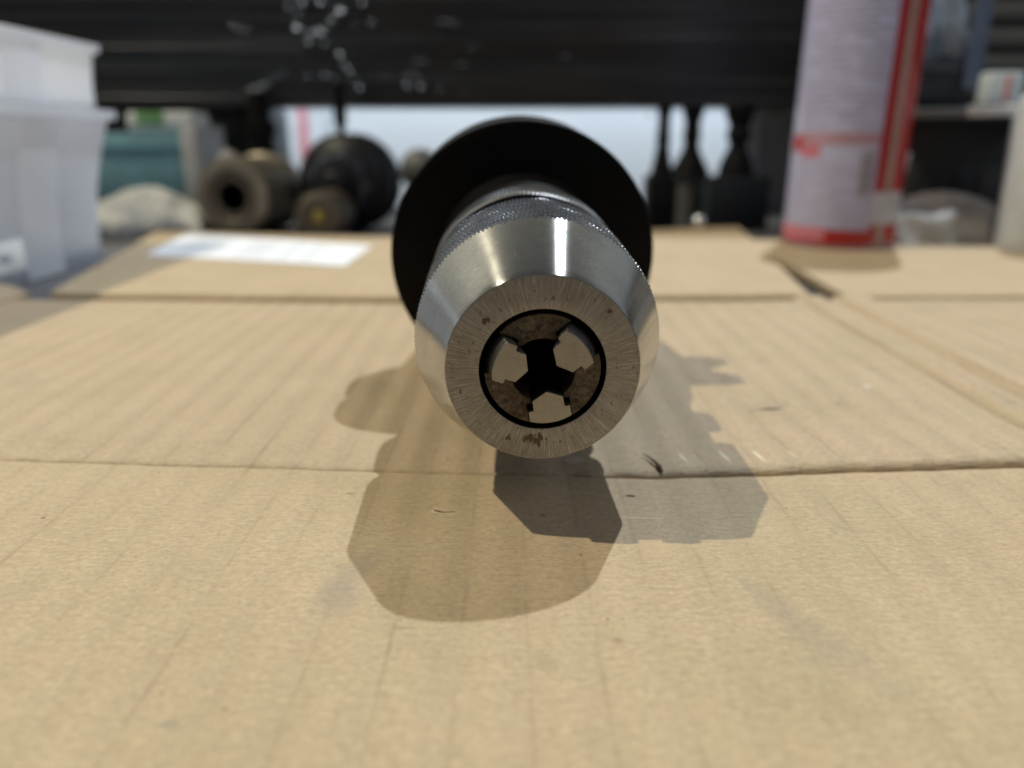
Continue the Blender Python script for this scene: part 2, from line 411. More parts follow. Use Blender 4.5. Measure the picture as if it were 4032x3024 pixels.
def two_end(t):
    return (t ** 2.2) / (t ** 2.2 + (1 - t) ** 2.2) if 0 < t < 1 else t
panel('middle_panel', spaced(-190, 330, 1.3), lambda x, t: CR(x) + .05 + (BK(x) - CR(x) - .05) * t, zf_mid, K_MID, 3.6, carton, 130, two_end)
# rear flaps
def zf_back(lift, rise=2.7):
    def f(x, y):
        e = y - BK(x)
        return -.9 + rise * math.sqrt(max(0.0, 1 - (1 - min(max(e, 0) / 2.2, 1)) ** 2)) + wobble(x, y) + lift * sm((e - 12) / 40)
    return f
def left_edge(y): return -150 - (y - 292) * .36
def far_c(x): return lerp_pts([(-230, 516), (-72, 470), (0, 478), (98, 520), (160, 540)], x)
def right_edge(y): return 119.5 + (y - 292) * .145
def warp_panel(name, xl, xr, y0f, y1f, zf, m, nx, ny, lab=None):
    """quad panel with slanted sides"""
    rows = []
    for k in range(ny + 1):
        t = k / ny; row = []
        for j in range(nx + 1):
            u = j / nx
            xa, xb = xl(0), xr(0)
            x = xa + (xb - xa) * u
            y = y0f(x) + (y1f(x) - y0f(x)) * t ** 1.8
            tt = t ** 1.8; x2 = xl(tt) + (xr(tt) - xl(tt)) * u
            row.append((x2, y, zf(x2, y)))
        rows.append(row)
    n = nx + 1; V = [p for r in rows for p in r]; off = len(V)
    ring = [(0, j) for j in range(n)] + [(k, n - 1) for k in range(1, ny + 1)] + [(ny, j) for j in range(n - 2, -1, -1)] + [(k, 0) for k in range(ny - 1, 0, -1)]
    V += [(rows[k][j][0], rows[k][j][1], rows[k][j][2] - 3.4) for k, j in ring]
    Fc = [(k * n + j, k * n + j + 1, (k + 1) * n + j + 1, (k + 1) * n + j) for k in range(ny) for j in range(nx)]
    m_ = len(ring)
    for i in range(m_):
        a, b = ring[i], ring[(i + 1) % m_]
        Fc.append((b[0] * n + b[1], a[0] * n + a[1], off + i, off + (i + 1) % m_))
    Fc.append(tuple(off + i for i in range(m_)))
    o = link(name, mesh(name, V, Fc, True), m, carton)
    if lab: o['label'] = lab
    return o
warp_panel('rear_flap', lambda t: -178 - 50 * t, lambda t: 114.0 + 38.5 * t, lambda x: BK(x) + .05, far_c, zf_back(.1), K_BACK, 110, 150)
warp_panel('rear_flap', lambda t: 129.0 + 6.5 * t, lambda t: 330, lambda x: BK(x) + .05, lambda x: lerp_pts([(127, 462), (330, 414)], x), zf_back(.5, 1.9), K_BACK, 70, 110)
warp_panel('side_flap', lambda t: -330, lambda t: -191.5 + 2 * t, lambda x: CR(x) + .05, lambda x: lerp_pts([(-330, 330), (-212, 317), (-190, 297)], x), lambda x, y: wobble(x, y) + .8 * sm((y - 150) / 60), K_BACK, 50, 50)
# torn slivers of paper standing at the fold and on the front panel
def sliver(name, pts, r): return link(name, tube_path(name, pts, r, 6), TEAR, carton)
TEAR = plain('torn_kraft', (.13, .085, .05), .85, var=.3, scale=900)
sliver('torn_paper', [(25.0, 135.8, 1.2), (25.9, 133.6, 1.35), (26.5, 131.4, 1.45), (27.1, 129.4, 1.3), (27.4, 128.3, .8)], [.06, .18, .28, .40, .15])
sliver('torn_paper', [(-9.5, 114.2, .12), (-11.4, 113.9, .32), (-12.8, 114.6, .30), (-13.4, 115.6, .1)], [.05, .16, .22, .05]).data.materials[0] = plain('torn_kraft_pale', (.55, .44, .31), .85)

# paper label stuck on the rear flap
def paper_mat():
    m = M('white_label_paper', Roughness=.55)
    m.set('Base Color', m.ramp(m.noise(m.obj(), 40, 3), .3, .7, (.74, .77, .82, 1), (.80, .83, .87, 1)))
    return m.done()
PAPER = paper_mat()
lab = thing('paper_label', 'white rectangular paper label with faint print stuck on the rear cardboard flap', 'label', (-136, 412, 2.35))
def quad_sheet(name, c4, z, m, parent, nx=12, ny=6, th=.25, lift=0):
    rows = []
    for k in range(ny + 1):
        t = k / ny; row = []
        for j in range(nx + 1):
            u = j / nx
            p = [(c4[0][i] * (1 - u) + c4[1][i] * u) * (1 - t) + (c4[3][i] * (1 - u) + c4[2][i] * u) * t for i in (0, 1)]
            row.append((p[0], p[1], z + lift * (u ** 3)))
        rows.append(row)
    n = nx + 1; V = [p for r in rows for p in r]; N = len(V)
    V += [(a, b, c - th) for a, b, c in V]
    Fc = [(k * n + j, k * n + j + 1, (k + 1) * n + j + 1, (k + 1) * n + j) for k in range(ny) for j in range(nx)]
    Fc += [tuple(N + i for i in reversed(f)) for f in Fc]
    ring = [j for j in range(n)] + [k * n + n - 1 for k in range(1, ny + 1)] + [ny * n + j for j in range(n - 2, -1, -1)] + [k * n for k in range(ny - 1, 0, -1)]
    Fc += [(ring[(i + 1) % len(ring)], ring[i], N + ring[i], N + ring[(i + 1) % len(ring)]) for i in range(len(ring))]
    return link(name, mesh(name, V, Fc, True), m, parent)
LC = [(-186.3 + 136, 392 - 412), (-77.6 + 136, 356 - 412), (-76.8 + 136, 426 - 412), (-202 + 136, 484.5 - 412)]
quad_sheet('sheet', LC, 0, PAPER, lab)
INK = plain('grey_print', (.33, .35, .42), .6)
for i in range(5):
    t0 = .18 + i * .15
    def LP(u, t): return tuple((LC[0][k] * (1 - u) + LC[1][k] * u) * (1 - t) + (LC[3][k] * (1 - u) + LC[2][k] * u) * t for k in (0, 1))
    for a, b in ((.10, .32 + .04 * (i % 2)), (.42, .58), (.64, .70), (.75, .81)):
        quad_sheet('print_line', [LP(a, t0), LP(b, t0), LP(b, t0 + .035), LP(a, t0 + .035)], .04, INK, lab, 3, 1, .03)

# ------------------------------------------------------------------ the drill chuck on its tool holder
TH, PSI = 0.0675, -0.0256
FL = 76.7
ax_ = Vector((math.sin(PSI) * math.cos(TH), math.cos(PSI) * math.cos(TH), math.sin(TH)))
front = Vector((4.4606, 108.1519, 26.0654))
upv = Vector((1, 0, 0)).cross(ax_).normalized()
base = front + ax_ * FL - upv * 31.5
chuck = thing('drill_chuck', 'steel keyless drill chuck with three open jaws on black flanged tool holder', 'drill chuck', base, (TH, 0, -PSI))
OFF = (0, -FL, 31.5)
def part(name, me, m, par=None, rot=(0, 0, 0)):
    return link(name, me, m, par or chuck, OFF if par is None else (0, 0, 0), rot)
Rf, Rc, Lc = 14.46, 20.25, 14.54
NT = 176; NA = NT * 4
def tooth(t): 
    f = (t * NT / (2 * math.pi)) % 1.0
    return 1 - abs(2 * f - 1)                         # 0 valley, 1 crest
def rk(t, s): 
    ph = tooth(t + s * .0035)
    cross = 1 - abs(2 * ((s / .62) % 1.0) - 1)
    return Rc - .62 * (1 - ph) ** .8 - .26 * (1 - cross) * ph
def cone_r(s): return Rf + (Rc - Rf) * s / Lc
def ring(fn): return [fn(2 * math.pi * j / NA) for j in range(NA)]
def pol(r, s, t): return (r * math.cos(t), s, r * math.sin(t))
jit = [random.uniform(-.07, .05) for _ in range(NT)]
def s_edge(t):
    r = Rc - .40 * (1 - tooth(t + Lc * .0035)) ** .8 + jit[int(t * NT / (2 * math.pi)) % NT]
    return min((r - Rf) * Lc / (Rc - Rf), Lc + .05)
cone_rings = []
prof = [(Rf - .12, .0), (Rf - .03, .03), (Rf + .02, .12)]
for r, s in prof: cone_rings.append(ring(lambda t: pol(r, s, t)))
for k in range(1, 13):
    u = k / 12
    cone_rings.append(ring(lambda t: pol(cone_r(.12 + (s_edge(t) - .12) * u), .12 + (s_edge(t) - .12) * u, t)))
sleeve = part('nose_cone', rings_mesh('nose_cone', cone_rings), STEEL)
# end face with bore lip
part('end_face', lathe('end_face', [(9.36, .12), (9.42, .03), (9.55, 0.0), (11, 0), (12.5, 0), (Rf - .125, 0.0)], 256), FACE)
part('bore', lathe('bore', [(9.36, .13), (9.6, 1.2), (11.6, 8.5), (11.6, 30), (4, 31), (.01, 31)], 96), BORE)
# knurled grip sleeve
KN0, KN1 = Lc, 35.6
kr = [ring(lambda t: pol(cone_r(s_edge(t)) - .01, s_edge(t) + .01, t))]
ns = 90
for k in range(1, ns + 1):
    s = KN0 + .12 + (KN1 - KN0 - .12) * k / ns
    kr.append(ring(lambda t: pol(rk(t, s), s, t)))
kr.append(ring(lambda t: pol(19.4, KN1 + .5, t)))
kr.append(ring(lambda t: pol(17.6, KN1 + .55, t)))
part('knurled_grip', rings_mesh('knurled_grip', kr), KNURL)
part('groove', lathe('groove', [(17.7, KN1 + .5), (17.2, KN1 + 1), (17.2, 44.0), (19.45, 44.02)], 96), BLACK)  # collar front blackened here to stand in for shade in the gap
# rear ring with a straight serrated rim
N2 = 150; NA2 = N2 * 4
def ring2(r, s, d=0.0): return [pol(r - d * (1 - abs(2 * (j % 4) / 4 - 1)), s, 2 * math.pi * j / NA2) for j in range(NA2)]
cr = [ring2(19.4, 44.03), ring2(19.8, 44.9, .1), ring2(19.95, 46, .3), ring2(19.95, 52.0, .3), ring2(19.7, 54.6, .12), ring2(18.8, 55.2), ring2(16.5, 55.4)]
part('rear_collar', rings_mesh('rear_collar', cr), STEEL2)
part('arbor', lathe('arbor', [(16.5, 55.3), (16.8, 56), (16.8, 60), (17.5, 62), (18.5, 66), (19, 72), (20, FL + .02)], 128), BLACK)
fl = [(18.0, FL), (30.7, FL), (31.3, FL + .25), (31.5, FL + .9), (31.5, FL + 6.6), (31.0, FL + 7.2), (26.5, FL + 10.2), (26.5, FL + 13.2), (31.0, FL + 16.4), (31.5, FL + 17), (31.5, FL + 22.4), (30.8, FL + 23.1), (22.2, FL + 23.2), (22.2, FL + 25)]
part('flange', lathe('flange', fl, 192), BLACK)
part('taper_shank', lathe('taper_shank', [(22.2, FL + 24.9), (12.7, FL + 90), (8.6, FL + 90.4), (8.5, FL + 93)], 96), plain('ground_taper_steel', (.45, .45, .44), .3, 1.0))
part('pull_stud', lathe('pull_stud', [(8.4, FL + 92.9), (8.4, FL + 96), (5, FL + 97), (5, FL + 109), (7.5, FL + 111), (7.5, FL + 115), (5, FL + 118), (.01, FL + 118)], 48), BLACK)
# jaws
def jawpoly():
    w1, w2 = 2.27, 3.08
    P = [(2.4, 0), (3.55, w1), (5.08, w1 + .04), (5.12, w2), (6.75, w2 + .03)]
    arc = [(7.45 * math.cos(a), 7.45 * math.sin(a)) for a in [R(v) for v in (22, 16, 10, 4)]]
    half = P + arc
    return half + [(u, -v) for u, v in reversed(half) if abs(v) > 1e-6]
jp = jawpoly()
def rotp(poly, a): return [(u * math.cos(a) - v * math.sin(a), u * math.sin(a) + v * math.cos(a)) for u, v in poly]
for i, deg in enumerate((-80, 40, 160)):
    a = R(deg); slope = .27
    s0, s1 = -2.3, 13.0
    me = prism('jaw', rotp(jp, a), s0, s1, ((s1 - s0) * slope * math.cos(a), (s1 - s0) * slope * math.sin(a)))
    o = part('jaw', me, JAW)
    b = o.modifiers.new('bevel', 'BEVEL'); b.width = .09 * MM; b.segments = 2; b.limit_method = 'ANGLE'
    # guide segment between this jaw and the next
    def gp(sgn, a_):     # slot flank points from inside out, for the jaw at a_
        pts = []
        for u, v in ((math.sqrt(4.85 ** 2 - 2.42 ** 2), 2.42), (4.98, 2.42), (5.0, 3.22), (math.sqrt(8.60 ** 2 - 3.22 ** 2), 3.22)):
            pts.append((u * math.cos(a_) - sgn * v * math.sin(a_), u * math.sin(a_) + sgn * v * math.cos(a_)))
        return pts
    A1 = gp(+1, a); A2 = gp(-1, a + R(120))
    angs = lambda p: math.atan2(p[1], p[0])
    def arcpts(r, t0, t1, n):
        while t1 < t0: t1 += 2 * math.pi
        return [(r * math.cos(t0 + (t1 - t0) * k / n), r * math.sin(t0 + (t1 - t0) * k / n)) for k in range(1, n)]
    outer = arcpts(8.60, angs(A1[-1]), angs(A2[-1]), 14)
    inner = arcpts(4.85, angs(A1[0]), angs(A2[0]), 10)
    poly = A1 + outer + A2[::-1] + inner[::-1]
    g = part('jaw_guide', prism('jaw_guide', poly, .25, 9.0), RUST)
    b = g.modifiers.new('bevel', 'BEVEL'); b.width = .12 * MM; b.segments = 2; b.limit_method = 'ANGLE'

# ------------------------------------------------------------------ dark shelf of stacked boards over the gap
def shelf_mat():
    m = M('film_wrapped_dark_wood')
    o = m.obj(); x, y, z = m.sep(o)
    st = m.noise(m.map(o, (1.6, 0, 170), rot=(0, R(.6), 0)), 1.0, 4, .62); big = m.noise(m.map(o, (4, 8, 12)), 1.0, 3)
    c = m.mix(m.ramp(big, .35, .65), (.009, .011, .015), (.017, .0145, .014))
    c = m.mix(m.math('MULTIPLY', m.ramp(st, .50, .62), m.ramp(m.noise(m.map(o, (5, 5, 30)), 1.0, 3), .35, .65)), c, (.075, .08, .092))  # pale streaks: soft film highlights put into the colour
    m.set('Base Color', c); m.set('Roughness', m.math('ADD', m.math('MULTIPLY', st, .2), .20))
    m.bump(st, .35, .002)
    return m.done()
SHELF = shelf_mat()
shelf = thing('stacked_shelf', 'dark shelf of stacked boards wrapped in glossy film above the gap', 'shelf', (0, 650, 82))
z = 0
for i in range(13):
    hgt = random.choice((7, 8, 9, 10, 12)); dy = random.uniform(-.35, .35)
    bb = link('board', boxmesh('board', -760, 760, -8 + dy, 60 + dy, z + .02, z + hgt, .35, 1), SHELF, shelf, (random.uniform(-12, 12), 0, 0), (0, random.uniform(-.0012, .0012), 0))
    z += hgt
# bluish metal beads and slivers added to imitate glints on the film
GL = M('glint_metal', Metallic=1.0, Roughness=.27); GL.set('Base Color', (.70, .82, 1.0)); GL = GL.done()
bm = bmesh.new()
def drop(x, zz, r, yy=-15.5, sx=1.0):
    q = bmesh.ops.create_uvsphere(bm, u_segments=12, v_segments=8, radius=r * MM)
    for v in q['verts']: v.co = Vector((v.co.x * sx, v.co.y, v.co.z)) + Vector((x, yy, zz)) * MM
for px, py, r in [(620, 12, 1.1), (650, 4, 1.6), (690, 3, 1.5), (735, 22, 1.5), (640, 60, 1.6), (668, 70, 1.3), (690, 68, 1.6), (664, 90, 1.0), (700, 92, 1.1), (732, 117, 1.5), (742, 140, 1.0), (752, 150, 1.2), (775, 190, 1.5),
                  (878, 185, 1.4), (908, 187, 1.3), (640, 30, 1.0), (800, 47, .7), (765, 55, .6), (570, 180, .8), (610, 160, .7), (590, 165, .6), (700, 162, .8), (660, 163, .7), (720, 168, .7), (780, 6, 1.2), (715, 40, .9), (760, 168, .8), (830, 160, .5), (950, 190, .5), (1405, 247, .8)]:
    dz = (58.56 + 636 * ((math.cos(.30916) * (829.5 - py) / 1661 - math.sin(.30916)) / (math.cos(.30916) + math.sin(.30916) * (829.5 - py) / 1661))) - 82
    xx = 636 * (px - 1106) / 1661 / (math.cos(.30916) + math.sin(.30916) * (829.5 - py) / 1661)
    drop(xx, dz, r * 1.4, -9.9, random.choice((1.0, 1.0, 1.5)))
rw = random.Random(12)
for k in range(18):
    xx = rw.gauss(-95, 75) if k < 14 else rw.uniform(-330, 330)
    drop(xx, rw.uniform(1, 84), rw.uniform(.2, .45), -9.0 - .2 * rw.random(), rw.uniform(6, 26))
me = bpy.data.meshes.new('glint_beads'); bm.to_mesh(me); bm.free(); me.polygons.foreach_set('use_smooth', [True] * len(me.polygons))
o = link('glint_beads', me, GL, shelf); tag(o, kind='stuff')

# ------------------------------------------------------------------ stored things under the shelf
IRON = plain('black_iron', (.006, .006, .007), .65, Specular_IOR_Level=.12)
DGREY = plain('dark_blue_grey_iron', (.014, .017, .022), .55, Specular_IOR_Level=.2)
MGREY = plain('grey_cast_iron', (.12, .12, .12), .5)
def mount(lab, x, y, bw, bd, bh, top, prof, bm_=DGREY, cyl=False):
    t = thing('leveling_mount', lab, 'machine mount', (x, y, -5), group='mounts under the shelf')
    if cyl: link('foot_block', lathe('foot_block', [(.01, 0), (bw / 2, 0), (bw / 2, bh - 1), (bw / 2 - 1, bh), (.01, bh)], 40, 'Z'), bm_, t)
    else: link('foot_block', boxmesh('foot_block', -bw / 2, bw / 2, -bd / 2, bd / 2, 0, bh, 1.5), bm_, t)
    link('spindle', lathe('spindle', [(r, bh + (top - bh) * u) for r, u in prof], 32, 'Z', False, True), IRON, t)
    return t
SP = [(13, -.01), (12.5, .08), (11, .2), (8, .32), (6.2, .40), (6.6, .46), (8.8, .54), (8.6, .60), (7, .66), (7.6, .72), (10.0, .80), (11, .88), (10.6, .97), (8, 1.0)]
mount('black machine mount with turned spindle on wide dark block nearest the red can', 160.5, 572, 43, 30, 38, 88, SP)
mount('black machine mount on narrow black block beside the round flange', 107.2, 572, 20.5, 26, 38.5, 86, [(8, -.01), (7, .10), (5.4, .3), (4.2, .42), (5, .5), (4.4, .6), (4.2, .8), (5.4, .95), (5.4, 1.0)], IRON)
mount('black machine mount on round grey foot between two others', 134.5, 604, 21, 21, 38, 88, [(15, -.01), (13.5, .08), (10, .2), (6.5, .34), (5.4, .44), (6.8, .54), (6, .62), (5.8, .75), (8, .88), (8.4, .96), (7, 1.0)], MGREY, True)
# chrome ball
o = link('steel_ball', lathe('steel_ball', [(4.4 * math.sin(math.pi * k / 16) + .001, -4.4 * math.cos(math.pi * k / 16)) for k in range(17)], 24, 'Z'), M('chrome', Metallic=1.0, Roughness=.22, Base_Color=(.82, .86, .92)).done(), None, (123.5, 516, 6.5))
tag(o, 'small shiny steel ball at the far edge of the cardboard', 'steel ball')
# bronze bushing
BRZ = plain('dull_bronze', (.22, .19, .145), .42, .6, .2, 90)
BRD = plain('dark_bronze', (.085, .070, .052), .5, .4, .2, 90)
ang = R(-6)
bz = thing('steel_bushing', 'dull bronze grey bushing with a round black hole lying on its side', 'bushing', (-183, 515, -5), (0, 0, ang))
link('shell', lathe('shell', [(17.5, .4), (22.0, 0), (24.4, .8), (25, 3), (25, 46), (27, 48), (27, 62), (20, 63)], 64), BRZ, bz, (0, 0, 27))
link('inner_ring', lathe('inner_ring', [(9.6, 1.5), (14.5, 1.2), (15.5, .4), (17.6, .5)], 64), BRD, bz, (0, 0, 27))
link('bore', lathe('bore', [(9.7, 1.5), (9.5, 55), (.01, 55)], 48), BORE, bz, (0, 0, 27))
# small plug with brass core
pg = thing('brass_cored_plug', 'small dark round plug with a bright brass centre beside the bronze bushing', 'plug', (-121, 490, -5))
link('housing', lathe('housing', [(4.6, 2), (6, .6), (12.5, 0), (15.2, 1.5), (15.6, 4), (15.6, 40), (.01, 40)], 56), BRD, pg, (0, 0, 16.5))
link('core', lathe('core', [(.01, .2), (3.6, .4), (4.5, 1.4), (4.6, 2.1)], 32), plain('brass', (.30, .23, .07), .5, .8), pg, (0, 0, 16.5))
# black round holder
bh = thing('round_tool_holder', 'large glossy black round tool holder standing behind the brass plug', 'tool holder', (-117, 545, -5), (0, 0, R(-9)))
GB = plain('glossy_black', (.008, .009, .012), .5, Specular_IOR_Level=.25)
link('flange', lathe('flange', [(9, -9), (18, -7.5), (27, -3), (32, 2.5), (33.5, 6), (33.5, 13), (31, 15), (30, 19), (33.5, 22), (33.5, 30), (20, 31)], 72), GB, bh, (0, 0, 33.7))
link('hub', lathe('hub', [(.01, -20), (7, -20), (9, -18), (10, -8.5)], 48), GB, bh, (0, 0, 33.7))
FILM = M('clear_blue_film', Roughness=.25); FILM.set('Base Color', (.035, .04, .06)); FILM = FILM.done()
link('film_patch', lathe('film_patch', [(18, -7.9), (20.5, -6.9), (22.5, -5.4)], 9), FILM, bh, (0, 0, 33.7))
# posts below the shelf
po = thing('shelf_post', 'thin black post behind the round black tool holder', 'post', (-123.5, 585, -5))
link('rod', lathe('rod', [(4.2, 0), (4.2, 52), (3.0, 58), (3.0, 70), (4.6, 76), (4.6, 100)], 24, 'Z', True, True), IRON, po)
link('nut', lathe('nut', [(4.2, 50), (6.0, 50.2), (6.0, 56), (4.2, 56.2)], 6, 'Z'), IRON, po)
po = thing('shelf_post', 'thick black post behind the bronze bushing', 'post', (-192, 618, -5))
link('rod', lathe('rod', [(10, 0), (10, 60), (8, 66), (8, 98)], 24, 'Z', True, True), IRON, po)
link('nut', lathe('nut', [(8, 64), (12, 64.3), (12, 76), (8, 76.3)], 6, 'Z'), IRON, po)
# grey knob
kb = thing('ball_knob', 'grey round knob half hidden behind the black flange', 'knob', (-69, 600, -5))
link('ball', lathe('ball', [(15.5 * math.sin(math.pi * k / 20) + .001, 41 - 15.5 * math.cos(math.pi * k / 20)) for k in range(21)], 40, 'Z'), MGREY, kb)
link('stem', lathe('stem', [(16, 0), (16, 3), (7, 7), (6, 27)], 32, 'Z', True), IRON, kb)
# poster on wall
ps = thing('wall_poster', 'white sheet with a pink upright stripe on the far wall', 'poster', (-233, 899, 20))
link('sheet', boxmesh('sheet', -29, 29, -1.6, -.9, -30, 82), plain('poster_white', (.72, .74, .78), .6), ps)
link('stripe', boxmesh('stripe', -3.5, 7.5, -2.0, -1.65, -30, 82), plain('poster_pink', (.72, .30, .33), .6), ps)
# pale panel behind the can
pn = thing('upright_board', 'pale grey board standing upright behind the red and white can', 'board', (232, 720, -5))
link('sheet', boxmesh('sheet', -24, 60, 0, 8, 0, 110, 1), plain('pale_grey_board', (.42, .43, .42), .6), pn)
link('edge_strip', boxmesh('edge_strip', -24.5, -12, -3, -.1, 0, 110, .6), plain('white_strip', (.80, .80, .82), .5), pn)
# dark green-grey machine casing at left rear
cs = thing('machine_casing', 'dark green grey machine casing under the shelf at the left', 'casing', (-290, 690, -5))
CG = plain('green_grey_paint', (.045, .055, .050), .5)
link('body', boxmesh('body', -110, 84, 0, 60, 0, 88, 4), CG, cs)
link('cover', boxmesh('cover', -116, 60, -6, -.2, 64, 86, 3), plain('grey_green_cover', (.085, .088, .08), .5), cs)
for k in range(3): link('bolt', lathe('bolt', [(.01, -9.5), (4, -9.3), (4.6, -8), (4.6, -5.9)], 6), MGREY, cs, (-60 + k * 45, 0, 75))
# teal carton
tl = thing('teal_box', 'teal carton with a white edge behind the plastic bin', 'carton', (-262, 580, -5))
TEAL = plain('teal_print', (.17, .34, .39), .5, var=.2, scale=25)
link('body', boxmesh('body', -58, 24, 0, 55, 22, 67.5, 1), TEAL, tl)
link('edge_panel', boxmesh('edge_panel', 24.3, 36, -3, 55, 12, 72, 1), plain('dull_white_card', (.42, .43, .43), .6), tl)
link('lid', boxmesh('lid', -58.5, 24.1, -1.4, 55, 55, 60, .4), plain('teal_dark', (.13, .28, .33), .5), tl)
link('support', boxmesh('support', -58, 24, 4, 54, 0, 21.8, 1), CG, tl)
# packets on top
pk = thing('paper_packet', 'white packet with a green patch lying on the teal carton', 'packet', (-256, 606, 63))
link('wrap', boxmesh('wrap', -24, 24, -18, 20, 0, 14, 3), plain('white_wrap', (.58, .60, .60), .5), pk)
link('patch', boxmesh('patch', -16, 4, -18.6, -18.1, 5, 14, .2), plain('green_print', (.16, .33, .13), .5), pk)
pk2 = thing('grey_wrapped_block', 'crumpled grey white wrap standing right of the teal carton', 'wrap', (-214, 600, -5))
# crumpled cloth helper
def crumple(name, x0, x1, y0, y1, h, m, seed, parent=None, loc=(0, 0, 0), nx=34, ny=22, env=None):
    rnd = random.Random(seed)
    ws = [(rnd.uniform(.01, .07), rnd.uniform(.06, .22), rnd.uniform(0, 6.3), rnd.uniform(.15, 1.0)) for _ in range(12)]
    rows = []
    for k in range(ny + 1):
        row = []
        for j in range(nx + 1):
            u, v = j / nx, k / ny
            x, y = x0 + (x1 - x0) * u, y0 + (y1 - y0) * v
            e = (math.sin(math.pi * min(1, max(0, u))) ** .35) * (math.sin(math.pi * v) ** .4) if env is None else env(u, v)
            q = sum(a * abs(math.sin(fx * x + fy * y + p)) for fx, fy, p, a in ws) / sum(a for *_, a in ws)
            row.append((x + 2 * math.sin(y * .3 + seed), y + 2 * math.sin(x * .25), h * e * (.25 + 1.05 * q)))
        rows.append(row)
    n = nx + 1; V = [p for r in rows for p in r]
    Fc = [(k * n + j, k * n + j + 1, (k + 1) * n + j + 1, (k + 1) * n + j) for k in range(ny) for j in range(nx)]
    me = mesh(name, V, Fc, True)
    o = link(name, me, m, parent, loc)
    s = o.modifiers.new('thickness', 'SOLIDIFY'); s.thickness = .8 * MM; s.offset = -1
    return o
CLOTH = plain('white_cloth', (.50, .51, .50), .8, var=.12, scale=30)
crumple('wrap', -14, 16, -14, 14, 62, plain('grey_white_wrap', (.40, .38, .38), .6), 3, pk2, nx=18, ny=16)
o = crumple('crumpled_cloth', -290, -204, 512, 560, 27, CLOTH, 11, None, (0, 0, -4.5)); tag(o, 'crumpled white cloth lying between the plastic bin and the bronze bushing', 'cloth')

# ------------------------------------------------------------------ plastic storage bins at left
def plastic(name, col, alpha):
    m = M(name)
    d = m.n('ShaderNodeBsdfDiffuse', {'Color': col}); tr = m.n('ShaderNodeBsdfTranslucent', {'Color': col})
    a = m.n('ShaderNodeMixShader', {0: .5, 1: d, 2: tr})
    g = m.n('ShaderNodeBsdfGlossy', {'Color': (1, 1, 1), 'Roughness': .25})
    b = m.n('ShaderNodeMixShader', {0: .07, 1: a, 2: g})
    tp = m.n('ShaderNodeBsdfTransparent', {'Color': (.93, .95, 1)})
    nz = m.math('MULTIPLY', m.noise(m.obj(), 30, 3), .12)
    c = m.n('ShaderNodeMixShader', {0: m.math('ADD', nz, alpha - .06), 1: tp, 2: b})
    m.t.links.new(c, m.out.inputs['Surface'])
    return m.done()
PL = plastic('clear_plastic_wall', (.89, .91, .95), .76); PLR = plastic('milky_plastic', (.90, .92, .96), .95)
def bin_(name, label, x1, y1, z0, z1, taper, flare=0.0, rim=4.0, group='stacked plastic bins'):
    t = thing(name, label, 'storage bin', (x1, y1, z0), group=group)
    H = z1 - z0; W = 210; D = 290
    def ringat(zz, e): return [(-W, -D, zz), (e, -D, zz), (e, e, zz), (-W, e, zz)]
    def shell(prof, th, mat, nm):
        ro = []
        for zz, e in prof:
            r = 6; pts = []
            for cx, cy, a0 in ((e - r, e - r, 0), (-W + r, e - r, 90), (-W + r, -D + r, 180), (e - r, -D + r, 270)):
                for q in range(5): pts.append((cx + r * math.cos(R(a0 + q * 22.5)), cy + r * math.sin(R(a0 + q * 22.5)), zz))
            ro.append(pts)
        o = link(nm, rings_mesh(nm, ro), mat, t)
        s = o.modifiers.new('thickness', 'SOLIDIFY'); s.thickness = th * MM; s.offset = -1
        return o
    shell([(H * k / 8, -taper + (taper + flare) * (k / 8) ** 2.2) for k in range(9)], 1.6, PL, 'wall')
    shell([(H - rim, flare + .6), (H - rim + .1, flare + 1.5), (H - .4, flare + 1.8), (H, flare + 2.2), (H, flare - 2)], 1.2, PLR, 'rim')
    for yy, wd in ((-82, 30), (-190, 26)):
        V = []; n = 8
        rows = []
        for k in range(n + 1):
            zz = 1 + (H - rim - 1.5) * k / n; e = -taper + (taper + flare) * ((zz / H) ** 2.2)
            rows.append([(e + .05, yy, zz), (e + .7, yy + 3.0, zz), (e + .7, yy + wd - 3.0, zz), (e + .05, yy + wd, zz)])
        link('rib', rings_mesh('rib', rows, False), PLR, t)
    bt = link('floor', boxmesh('floor', -W + 2, -taper - 2.2, -D + 2, -taper - 2.2, .2, 2.0, .5), PL, t)
    return t
b1 = bin_('plastic_bin', 'lower translucent white plastic bin with flared rim at the left', -208, 430, -4.5, 72, 12, -1.0)
b2 = bin_('plastic_bin', 'upper translucent white plastic bin stacked on the lower one', -211, 430, 73, 103.5, 4, -1.5, 3.5)
cb = thing('grey_parts_box', 'grey blue boxes stored inside the lower plastic bin', 'box', (-284, 338, -2))
link('body', boxmesh('body', -60, 58, -60, 60, 0, 50, 2), plain('grey_blue_card', (.23, .26, .33), .6), cb)
link('lid', boxmesh('lid', -61, 59, -61, 61, 50.2, 56, 1.5), plain('grey_blue_lid', (.30, .33, .40), .6), cb)
tg = thing('bin_tag', 'small white tag on the bottom edge of the lower plastic bin', 'tag', (-213.6, 325, 4))
link('card', boxmesh('card', 0, 1.0, -18, 12, 0, 13, .3), plain('tag_white', (.80, .82, .84), .5), tg)
link('print', boxmesh('print', 1.02, 1.15, -6, 2, 5, 8, .02), INK, tg)

